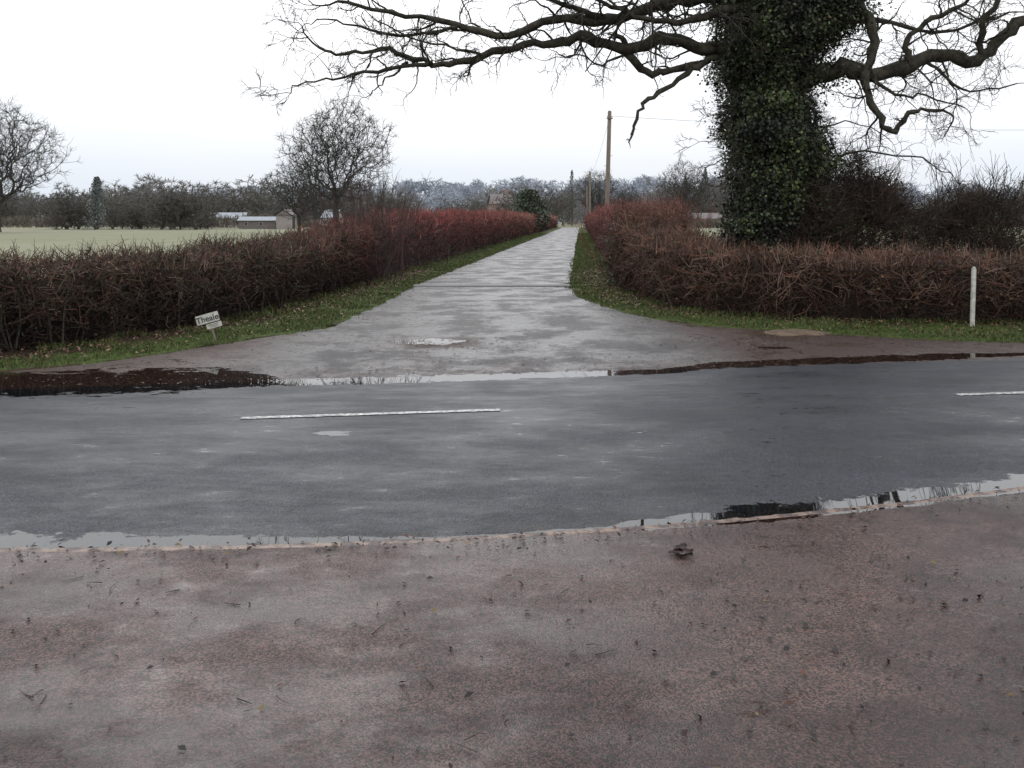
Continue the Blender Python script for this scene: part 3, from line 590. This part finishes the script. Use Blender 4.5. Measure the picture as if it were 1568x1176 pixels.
pole(5.55, 56, 8.05, .028); pole(10.3, 126, 8.0, .01); pole(14.4, 182, 8, 0)
def wire(a, b, sag):
    A = Acc(); a = Vector(a); b = Vector(b)
    tube(A, [a.lerp(b, i/24)-Vector((0,0,sag*4*(i/24)*(1-i/24))) for i in range(25)], [.009]*25, 4); accobj('overhead_wire', A, M_cover)
wire((5.78,56,7.7),(10.3,126,7.6),.7); wire((10.3,126,7.6),(14.4,182,7.6),.5); wire((5.78,56,7.75),(60,70,9.0),.8)
def house(name, x, y, w, d, eave, ridge, rot, mw, mr, nwin=2, chim=True):
    e = empty(name, (x, y, 0)); e.rotation_euler = (0,0,rot)
    box('walls', e, (0,0,eave/2), (w,d,eave), mw)
    ov = .3; V = [(-w/2-ov,-d/2-ov,eave),(w/2+ov,-d/2-ov,eave),(w/2+ov,d/2+ov,eave),(-w/2-ov,d/2+ov,eave),(-w/2-ov,0,ridge),(w/2+ov,0,ridge)]
    me = bpy.data.meshes.new('roof'); me.from_pydata(V, [], [(0,1,5,4),(2,3,4,5),(0,3,2,1)]); me.materials.append(mr); link(bpy.data.objects.new('roof', me), e)
    me = bpy.data.meshes.new('gables'); me.from_pydata([(-w/2,-d/2,eave),(-w/2,d/2,eave),(-w/2,0,ridge-.1),(w/2,-d/2,eave),(w/2,d/2,eave),(w/2,0,ridge-.1)], [], [(0,1,2),(3,5,4)]); me.materials.append(mw); link(bpy.data.objects.new('gables', me), e)
    k = 0
    for fl in range(1 if eave < 3.5 else 2):
        for i in range(nwin):
            xx = (i+.5)/nwin*w-w/2; zz = min(1.5, eave*.6)+fl*2.6; hh = min(1.15, eave*.4)
            if fl == 0 and i == nwin//2 and eave > 2.1: box('door', e, (xx,-d/2-.02,1.0), (.9,.06,2.0), M_black); continue
            box('frame_%d' % k, e, (xx,-d/2-.02,zz), (hh,.06,hh), M_white); box('window_%d' % k, e, (xx,-d/2-.06,zz), (hh*.82,.05,hh*.82), M_glass); k += 1
    if chim: box('chimney', e, (w*.28,0,ridge+.4), (.8,.7,1.8), M_brick); box('chimney_pot', e, (w*.28,0,ridge+1.5), (.3,.3,.5), M_tile)
    return e
house('farm_cottage', -38.6, 162, 2.0, 2.8, 2.4, 3.3, 1.3, M_pinkbrick, M_tile, 1, False)
house('barn', -43.5, 166, 7.5, 6, 1.4, 2.1, .1, M_tile, M_slate, 3, False)
house('barn', -60, 192, 12, 7, 1.8, 3.0, .1, M_pinkbrick, M_slate, 3, False)
house('white_cottage', -31.0, 164, 2.2, 4, 1.9, 3.3, -.2, M_pinkbrick, M_slate, 2, False)
house('brick_house', -3.2, 262, 5.6, 7, 5.8, 8.6, .2, M_brick, M_tile, 2, True)
house('brick_house', 6, 275, 9, 7, 3.6, 6.0, -.1, M_brick, M_slate, 3, False)
house('barn', 38, 190, 7, 6, 1.7, 2.9, .2, M_brick, M_tile, 3, False)
g_ = empty('field_gate', (12.2, 190, 0))
for k in range(5): box('bar_%d' % k, g_, (0,0,.25+.24*k), (3.4,.06,.07), M_wood)
for k, xx in enumerate((-1.75,1.75)): box('gatepost_%d' % k, g_, (xx,0,.7), (.18,.18,1.4), M_wood)
# ------------------------------------------------------------ far trees grown to fill a crown envelope
def crown_tree(seed, H, W_, z0, N, rl, mat, ntw, tl=(.4,1.0), tr_=.02, pw=2.35, lobe=.38):
    r_ = np.random.default_rng(seed)
    u = norm(r_.normal(size=(N,3))); rad = r_.random(N)**.42
    lob = np.array([1+lobe*noise.noise(Vector(q)*1.9+Vector((seed,0,0))) for q in u])
    cz = z0+(H-z0)*.50; P = u*rad[:,None]*lob[:,None]*np.array([W_/2, W_/2, (H-z0)*.52]); P[:,2] += cz
    P[:,:2] *= np.interp(P[:,2], [z0, cz, H], [.75,1.05,.85])[:,None]
    o = np.argsort(np.linalg.norm(P-np.array([0,0,z0]), axis=1)); P = P[o]
    A = np.zeros((N+5,3)); A[:5,2] = np.linspace(0, z0*1.25, 5); pl_ = np.zeros(N+5); pl_[:5] = np.linspace(-1.5,.6,5)*z0*.3; par = np.full(N+5,-1); par[1:5] = [0,1,2,3]
    for i in range(N):
        k = i+5; d = np.linalg.norm(A[2:k]-P[i], axis=1); c = d*1.0+pl_[2:k]*.32
        j = int(np.argmin(c))+2; A[k] = P[i]; par[k] = j; pl_[k] = max(pl_[j],0)+d[j-2]
    M = N+5; acc2 = np.zeros(M); kids = np.zeros(M, int)
    for k in range(M-1, 0, -1):
        if kids[k] == 0: acc2[k] = rl**pw
        acc2[par[k]] += acc2[k]; kids[par[k]] += 1
    R = acc2**(1/pw); R[0] *= 1.15
    ac = Acc()
    for k in range(1, M):
        a = Vector(A[par[k]]); b = Vector(A[k]); L = (b-a).length
        if L < 1e-4: continue
        mid = a.lerp(b,.5)+Vector(r_.normal(size=3))*L*.09-Vector((0,0,L*.05))
        ra = min(R[par[k]], R[k]*1.35)
        tube(ac, [a, mid, b], [ra, R[k], R[k]*.95], 7 if R[k] > .12 else 3)
    V = np.array([tuple(v) for v in ac.v]); Q = np.array(ac.q)
    i = r_.integers(5, M, ntw); P0 = A[i]; D = norm(A[i]-A[par[i]])*.8+r_.normal(size=(ntw,3))*.6; D[:,2] += .15
    V2, Q2, _ = twig_arr(P0, D, r_.uniform(tl[0],tl[1],ntw), np.full(ntw, tr_), .2)
    V = np.concatenate([V, V2]); Q = np.concatenate([Q, Q2+len(ac.v)])
    mo = quadmesh('tmpl', V, Q, mat); me = mo.data; bpy.data.objects.remove(mo)
    return me, float(H)
def place(name, tm, x, y, h, z=0, rot=None, sx=1., parent=None):
    me, zm = tm; o = bpy.data.objects.new(name, me); s = h/zm; o.scale = (s*sx, s*sx, s); o.location = (x, y, z)
    o.rotation_euler = (0,0,random.uniform(0,6.28) if rot is None else rot); return link(o, parent)
T1 = crown_tree(3, 14, 12.5, 2.6, 2100, .021, M_barkfar, 5500, (.4,1.1), .019); T2 = crown_tree(8, 14, 13, 2.6, 1800, .021, M_barkfar, 5000, (.4,1.1), .019)
place('oak_tree', T1, -20.4, 110, 15.2, rot=.5); place('oak_tree', T2, -26.5, 118, 9.0, rot=2, sx=1.0)
place('oak_tree', T2, -64, 118, 16.2, rot=1, sx=1.0); place('oak_tree', T1, 33.8, 185, 12.5, rot=4, sx=1.0)
place('oak_tree', T2, 21.5, 240, 14, rot=3, sx=.95); place('oak_tree', T1, 26, 215, 9)
T3 = [crown_tree(20+k, 9, 6.5+k, .5, 240, .04, M_bark2_haze, 1700, (.4,1.0), .032, 2.35, .6) for k in range(4)]
T3b = [crown_tree(30+k, 9, 7+k, .5, 220, .05, M_bark2b_haze, 1600, (.4,1.1), .045, 2.35, .6) for k in range(3)]
T4 = [crown_tree(40+k, 10, 9, 1.0, 100, .12, M_bark3_haze, 240, (.8,1.8), .12) for k in range(3)]
random.seed(5)
row = empty('distant_tree_row')
for k in range(85):
    x = random.uniform(-165, 150); y = 212+random.uniform(-15,25)+abs(x)*.05
    if 2 < x-(y-184)*.07-9 < 16 and y < 230: continue
    big = 1+.5*noise.noise(Vector((x*.05,3,0)))
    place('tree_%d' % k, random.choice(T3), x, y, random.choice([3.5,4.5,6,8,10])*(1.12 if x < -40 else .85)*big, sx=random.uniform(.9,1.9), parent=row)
for k in range(95):
    x = random.uniform(-190, 180); y = random.uniform(265,330)
    big = 1+.45*noise.noise(Vector((x*.04,8,0)))
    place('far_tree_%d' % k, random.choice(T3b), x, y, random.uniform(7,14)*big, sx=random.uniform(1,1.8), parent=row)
for k in range(22):
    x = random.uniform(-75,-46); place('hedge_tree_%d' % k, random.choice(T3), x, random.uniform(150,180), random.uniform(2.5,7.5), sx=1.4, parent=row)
n = 18000; x = rng.uniform(-130,130,n); y = 176+.06*np.abs(x)+rng.normal(size=n)*1.5; x0 = 9.5+(y-184)*.07
ok = np.abs(x-x0-2) > 3.2; x = x[ok]; y = y[ok]; n = len(x)
hh = np.array([1.5+1.9*noise.noise(Vector((a*.07,0,0)))+1.1*noise.noise(Vector((a*.4,3,0))) for a in x]).clip(.3)
P = np.stack([x,y,rng.random(n)*hh],1); D = rng.normal(size=(n,3))*.5; D[:,2] = 1
V, Q, C = joinarr([(twig_arr(P, D, rng.uniform(.4,1.2,n), rng.uniform(.04,.08,n)), pal([(.13,.10,.085),(.10,.083,.07),(.15,.125,.10),(.085,.09,.06)], n))])
quadmesh('field_hedge', V, Q, M_twig, C)
hx = np.linspace(-900,900,120); hy = np.array([330,420,520,640,760,900,1300.])
def hz(x, y):
    base = 16+6*math.sin(x*.006+1)+5*noise.noise(Vector((x*.008,2,0)))
    return base*float(sm((y-360)/480.))*1.25-1
X, Y = np.meshgrid(hx, hy, indexing='ij'); Z = np.array([[hz(a,b) for b in hy] for a in hx]); grid('wooded_hill', X, Y, Z, M_hill_haze)
wood = empty('distant_woodland')
for k in range(400):
    y = random.choice([400,480,560,640,720,800])+random.uniform(-30,30); x = random.uniform(-.62,.62)*y
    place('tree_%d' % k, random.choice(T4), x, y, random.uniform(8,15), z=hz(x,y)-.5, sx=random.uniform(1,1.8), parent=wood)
def cone_tree(name, x, y, h, r, n, cols, ball=False):
    zt = rng.random(n)**.8; a = rng.uniform(0,6.283,n); pr = (np.sqrt(np.clip(1-(zt*1.9-.95)**2,0,1)) if ball else (1-zt)**.75*.95+.05)
    q = r*pr*(rng.random(n)**.4)*(1+.3*np.sin(a*3+zt*20)); P = np.stack([x+np.cos(a)*q, y+np.sin(a)*q, .3+zt*h], 1)
    sh = (.6+.6*rng.random(n))[:,None]
    e = empty(name); V, Q, C = joinarr([(leaf_arr(P, rng.normal(size=(n,3))+[0,0,.5], rng.uniform(.1,.3,n)*r*.3+.04), pal(cols, n)*sh)]); quadmesh('foliage', V, Q, M_leaf, C, parent=e)
    A = Acc(); tube(A, [Vector((x,y,-.2)), Vector((x,y,h*.8))], [r*.12,r*.04], 6); accobj('trunk', A, M_barkfar, e)
EG = [(.045,.060,.034),(.06,.076,.042),(.036,.050,.03)]
cone_tree('holly_tree', 1.9, 105, 4.6, 1.6, 2800, EG, True); cone_tree('holly_tree', 3.6, 118, 3.4, 1.2, 1800, EG, True)
EF = [(.10,.115,.105),(.125,.14,.125)]
cone_tree('conifer_tree', 48, 235, 14, 2.2, 1200, EF); cone_tree('conifer_tree', 44, 240, 12, 2.0, 1000, EF); cone_tree('conifer_tree', 15.5, 245, 14, 1.8, 1000, EF)
cone_tree('conifer_tree', -66, 150, 8, 1.8, 1300, EF); cone_tree('conifer_tree', -70, 160, 8.5, 2.0, 1300, EF)
# ------------------------------------------------------------ sky & light
W = bpy.data.worlds.new('World'); S.world = W; W.use_nodes = True; nt = W.node_tree; bg = nt.nodes['Background']
sky = nt.nodes.new('ShaderNodeTexSky'); sky.sky_type = 'NISHITA'; sky.sun_disc = False
SE, SA = math.radians(48), math.radians(-10)
sky.sun_elevation = SE; sky.sun_rotation = SA; sky.air_density = 1; sky.dust_density = 4
tcn = nt.nodes.new('ShaderNodeTexCoord'); sep = nt.nodes.new('ShaderNodeSeparateXYZ'); nt.links.new(tcn.outputs['Generated'], sep.inputs[0])
rp = nt.nodes.new('ShaderNodeValToRGB'); nt.links.new(sep.outputs['Z'], rp.inputs[0])
el = rp.color_ramp.elements; el[0].position = .0; el[0].color = (.39,.415,.45,1); el[1].position = 1; el[1].color = (.78,.81,.87,1)
for p, c in ((.06,(.445,.465,.495,1)),(.12,(.53,.54,.56,1)),(.22,(.70,.70,.71,1)),(.36,(.96,.96,.96,1)),(.60,(.88,.89,.92,1))):
    e = el.new(p); e.color = c
mp = nt.nodes.new('ShaderNodeMapping'); mp.inputs['Scale'].default_value = (1,1,5); nt.links.new(tcn.outputs['Generated'], mp.inputs[0])
nz = nt.nodes.new('ShaderNodeTexNoise'); nz.inputs['Scale'].default_value = 1.6; nz.inputs['Detail'].default_value = 4; nt.links.new(mp.outputs[0], nz.inputs['Vector'])
r2 = nt.nodes.new('ShaderNodeValToRGB'); nt.links.new(nz.outputs['Fac'], r2.inputs[0]); r2.color_ramp.elements[0].position = .35; r2.color_ramp.elements[0].color = (.88,.925,.97,1); r2.color_ramp.elements[1].position = .62; r2.color_ramp.elements[1].color = (1.0,1.0,1.0,1)
mu = nt.nodes.new('ShaderNodeMix'); mu.data_type = 'RGBA'; mu.blend_type = 'MULTIPLY'; mu.inputs[0].default_value = 1; nt.links.new(rp.outputs[0], mu.inputs[6]); nt.links.new(r2.outputs[0], mu.inputs[7])
sc = nt.nodes.new('ShaderNodeVectorMath'); sc.operation = 'SCALE'; sc.inputs['Scale'].default_value = 21.5; nt.links.new(mu.outputs[2], sc.inputs[0])
mx = nt.nodes.new('ShaderNodeMix'); mx.data_type = 'RGBA'; mx.inputs[0].default_value = .08; nt.links.new(sc.outputs[0], mx.inputs[6]); nt.links.new(sky.outputs[0], mx.inputs[7])
nt.links.new(mx.outputs[2], bg.inputs['Color']); bg.inputs['Strength'].default_value = .1
sl = bpy.data.lights.new('sun', 'SUN'); sl.energy = .6; sl.angle = math.radians(30); sl.color = (1,.97,.93)
so = link(bpy.data.objects.new('sun', sl)); d = Vector((math.sin(SA)*math.cos(SE), math.cos(SA)*math.cos(SE), math.sin(SE)))
so.rotation_euler = d.to_track_quat('Z', 'Y').to_euler(); so.location = d*50
cd = bpy.data.cameras.new('camera'); cd.lens = 33.3; cd.sensor_width = 36; cd.shift_y = -.161; cd.clip_start = .1; cd.clip_end = 9000
co = link(bpy.data.objects.new('camera', cd)); co.location = (0,0,1.65); co.rotation_euler = (math.pi/2,0,0); S.camera = co
S.view_settings.view_transform = 'Standard'; S.view_settings.look = 'None'; S.view_settings.exposure = 0
